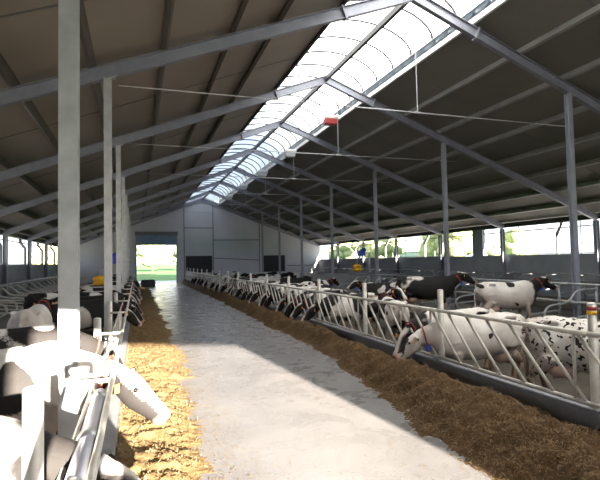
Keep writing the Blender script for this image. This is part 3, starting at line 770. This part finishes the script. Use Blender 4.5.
# left side
cow('turn', -1.37, 5.0, .03, 'sunlit white cow with dark patches reaching its head out over the left silage', .43, 2.4, 1, (9,14,3), sc=1.03)
cow('feed', -1.37, 3.0, -.05, 'white-bodied cow with black neck and head at the lower left corner', .30, 1.8, 1, (41,4,20), sc=.98)
cow('feedL', -1.62, 6.95, .04, 'shaded black and white cow just behind the sunlit white cow, left row', .68, 1.3, 1, (8,8,30), sc=1.)
ly = [13.2,14.3,16.2,17.4,18.6,19.9,21.2,22.5,24.0,25.4,27.0,28.6,30.5,32.4,34.5,36.8,39.2,42.0]
for i, y in enumerate(ly):
    l = look[R.choice([0,0,2,2,1])]
    cow(R.choice(['feed','feedL','feedR']), OL + R.uniform(-.05,.06), y, R.uniform(-.1,.1), '%s cow feeding at the left rail, %s past the shaded cow' % (l[0], ORD[i]), l[1], l[2], l[3], sc=R.uniform(.91,.97))
cow('stand', -1.98, 10.9, math.radians(88), 'white cow standing rump toward us in the left alley', .27, 1.6, 1, (4,44,2))
cow('stand', -2.55, 16.6, math.radians(60), 'black and white cow standing in the left alley behind the white rump', .53, 1.5, 1, (19,3,6))

# ------------------------------------------------------------------ the person taking the picture
M['jacket'] = mat('jacket_cloth', (.05, .07, .12), .85, 0, .2, 8); M['trousers'] = mat('trouser_cloth', (.06, .06, .065), .9, 0, .2, 8)
M['skin'] = mat('skin', (.55, .36, .28), .6, 0, .06, 8); M['hair'] = mat('hair', (.05, .03, .02), .7, 0, .3, 40); M['boot'] = mat('boot_rubber', (.03, .045, .03), .5, 0, .2, 6)
def person(loc, rz):
    b = MB()
    el = lambda w, d, n=16: [(w*math.cos(2*PI*j/n), d*math.sin(2*PI*j/n)) for j in range(n)]
    tr = [(.86,.155,.11),(.95,.165,.12),(1.08,.145,.105),(1.22,.165,.115),(1.36,.185,.115),(1.46,.16,.09),(1.50,.07,.06)]
    b.sweep([(0,0,t[0]) for t in tr], lambda i: el(tr[i][1], tr[i][2]), (1,0,0))
    b.tube([(0,0,1.46),(.01,0,1.53),(.02,0,1.60)], [.06,.054,.056], 12)
    b.ell((.02,0,1.66), (.10,.078,.118)); b.ell((.05,0,1.60), (.062,.055,.065)); b.ell((.117,0,1.645), (.018,.014,.024))
    for s_ in (-1, 1):
        b.ell((.015, s_*.08, 1.65), (.02,.012,.03))
        b.tube([(0,s_*.09,.92),(.01,s_*.10,.70),(.015,s_*.10,.50),(-.01,s_*.10,.32),(-.02,s_*.10,.09)], [.105,.085,.06,.058,.045], 14)
        b.tube([(-.04,s_*.10,.06),(.06,s_*.105,.05),(.17,s_*.115,.035)], [.045,.045,.032], 10)
        b.tube([(0,s_*.17,1.42),(.10,s_*.22,1.48),(.20,s_*.24,1.60),(.26,s_*.18,1.75),(.32,s_*.11,1.93)], [.07,.056,.046,.042,.028], 12)
        hx, hy, hz = .335, s_*.10, 1.98
        b.ell((hx,hy,hz+.02), (.022,.042,.05))
        for k in range(4):
            L = (.075,.085,.08,.062)[k]; y0 = hy + s_*(-.03+.02*k)
            b.tube([(hx,y0,hz+.05),(hx+.012,y0,hz+.05+L*.5),(hx+.035,y0-s_*.006,hz+.05+L*.85)], [.0095,.009,.0075], 8)
        b.tube([(hx,hy-s_*.03,hz),(hx+.02,hy-s_*.06,hz+.03),(hx+.03,hy-s_*.066,hz+.06)], [.012,.0105,.009], 8)
    me0 = b.mesh('person_raw', M['skin']); ob = bpy.data.objects.new('person_raw', me0); C.objects.link(ob)
    md = ob.modifiers.new('r', 'REMESH'); md.mode = 'VOXEL'; md.voxel_size = .009
    dg = bpy.context.evaluated_depsgraph_get(); dg.update()
    me = bpy.data.meshes.new_from_object(ob.evaluated_get(dg)); me.name = 'person'
    bpy.data.objects.remove(ob); bpy.data.meshes.remove(me0)
    me.materials.clear()
    for k in ('skin','jacket','trousers','boot'): me.materials.append(M[k])
    for p in me.polygons:
        c = p.center; p.use_smooth = True
        p.material_index = 3 if c.z < .30 else 2 if c.z < .90 else 0 if (c.z > 1.49 and abs(c.y) < .13 and c.x < .16) or c.z > 1.94 else 1
    o = bpy.data.objects.new('person', me); C.objects.link(o); o.location = loc; o.rotation_euler = (0,0,rz)
    tag(o, 'person in dark jacket and boots standing in the alley with both arms raised', 'person')
    e = MB(); e.ell((.0,0,1.695), (.112,.088,.10)); h = e.obj('hair', M['hair'], o, True)
    for v in h.data.vertices:
        if v.co.x > .06 and v.co.z < 1.70: v.co.x = .06
    for s_ in (-1, 1):
        e = MB(); e.ell((.105, s_*.032, 1.668), (.012,.014,.010)); e.obj('eye', M['eye'], o, True)
    return o
person((.10, -.42, 0), PI/2 + .30)
b = MB(); b.box(-.08,.08,-.006,.006,-.04,.04); ph = b.obj('phone', M['dark']); ph.location = (.0, -.05, 2.07); ph.rotation_euler = (0,0,-.32)
tag(ph, 'dark phone held up in the hands of the person in the alley', 'phone')

# ------------------------------------------------------------------ outside
def tree(x, y, h, w, label, mm, seed):
    rr = random.Random(seed)
    t = empty('broadleaf_tree', (x, y, -.43), label, 'tree', 'trees outside the barn')
    b = MB(); b.tube([(0,0,0),(.1,0,h*.25),(0,.1,h*.6)], [.3,.22,.1], 8); b.obj('trunk', M['bark'], t, True)
    b = MB()
    for i in range(16):
        a = rr.uniform(0,2*PI); r = rr.uniform(0,w*.33); z = h*rr.uniform(.35,.88); s = rr.uniform(.14,.25)*w*(1.1-.5*abs(z/h-.55))
        b.ell((r*math.cos(a), r*math.sin(a), z), (s,s,s*.8), None, 10, 7)
    me = b.mesh('crown', mm, True)
    for v in me.vertices: v.co += Vector(noise.noise_vector(v.co*.9))*.5 + Vector(noise.noise_vector(v.co*2.7))*.25
    o = bpy.data.objects.new('crown', me); C.objects.link(o); o.parent = t
    return t
tl = [(-32,75,7,8,0),(-36,92,8,9,1),(-28,104,7,8,0),(-45,110,9,10,1),(-20,128,7,11,1),(-8,140,7,12,0),(4,135,8,10,1),(14,140,9,11,0),(26,142,7,12,1)]
for i, (x,y,h,w,k) in enumerate(tl):
    tree(x, y, h, w, ('green' if k == 0 else 'yellow-green') + ' tree beyond the field %s, %s from the left' % ('left of the barn' if i < 4 else 'past the far doorway', ORD[i if i < 4 else i-4]), M['leaf'] if k == 0 else M['leaf2'], i)
tr = [(62,140,10,11,0),(60,118,10,11,1),(58,104,9,10,0),(57,82,9,10,0),(55,73,9,9,1),(60,66,7,8,0),(72,42,4.6,5.5,0),(74,33,4.2,5,0)]
for i, (x,y,h,w,k) in enumerate(tr):
    tree(x, y, h, w, ('green' if k == 0 else 'yellow-green') + ' tree outside the right side windows, %s from the far end' % ORD[i], M['leaf'] if k == 0 else M['leaf2'], 40+i)
sh = empty('farm_shed', (78, 112, -.43), 'long pale blue farm shed far outside the right windows', 'building')
b = MB(); b.box(-8,8,-11,11,0,4.2); b.obj('wall', M['shed_blue'], sh)
b = MB(); b.prism([(-8.4,4.2),(8.4,4.2),(0,5.6)], -11.3, 11.3); b.obj('roof', M['shed_blue'], sh)
b = MB(); b.box(-8.05,-7.98,-4,-1,0,3.2); b.obj('shed_door', M['shed_roof'], sh)

# ------------------------------------------------------------------ light
w = bpy.data.worlds.new('sky'); bpy.context.scene.world = w; w.use_nodes = True
nt = w.node_tree; bg = nt.nodes['Background']
tc = nt.nodes.new('ShaderNodeTexCoord'); sp = nt.nodes.new('ShaderNodeSeparateXYZ'); nt.links.new(tc.outputs['Generated'], sp.inputs[0])
cr = nt.nodes.new('ShaderNodeValToRGB'); cr.color_ramp.elements[0].position = 0; cr.color_ramp.elements[0].color = (.93,.965,1,1)
cr.color_ramp.elements[1].position = .8; cr.color_ramp.elements[1].color = (.74,.85,1,1)
nt.links.new(sp.outputs['Z'], cr.inputs['Fac']); nt.links.new(cr.outputs['Color'], bg.inputs['Color']); bg.inputs['Strength'].default_value = .85
sd = bpy.data.lights.new('sun', 'SUN'); sd.energy = 30; sd.angle = math.radians(.6); sd.color = (1,.90,.74)
so = bpy.data.objects.new('sun', sd); C.objects.link(so); so.location = (3,-30,12)
so.rotation_euler = Vector((-.10,1,-.18)).to_track_quat('-Z', 'Y').to_euler()

sc = bpy.context.scene
sc.view_settings.view_transform = 'Standard'; sc.view_settings.look = 'None'; sc.view_settings.gamma = 1; sc.view_settings.use_curve_mapping = False
sc.view_settings.exposure = 1.58
sc.cycles.use_denoising = True
sc.cycles.max_bounces = 8; sc.cycles.diffuse_bounces = 5; sc.cycles.transparent_max_bounces = 8
sc.cycles.caustics_reflective = False; sc.cycles.caustics_refractive = False
sc.cycles.sample_clamp_indirect = 6
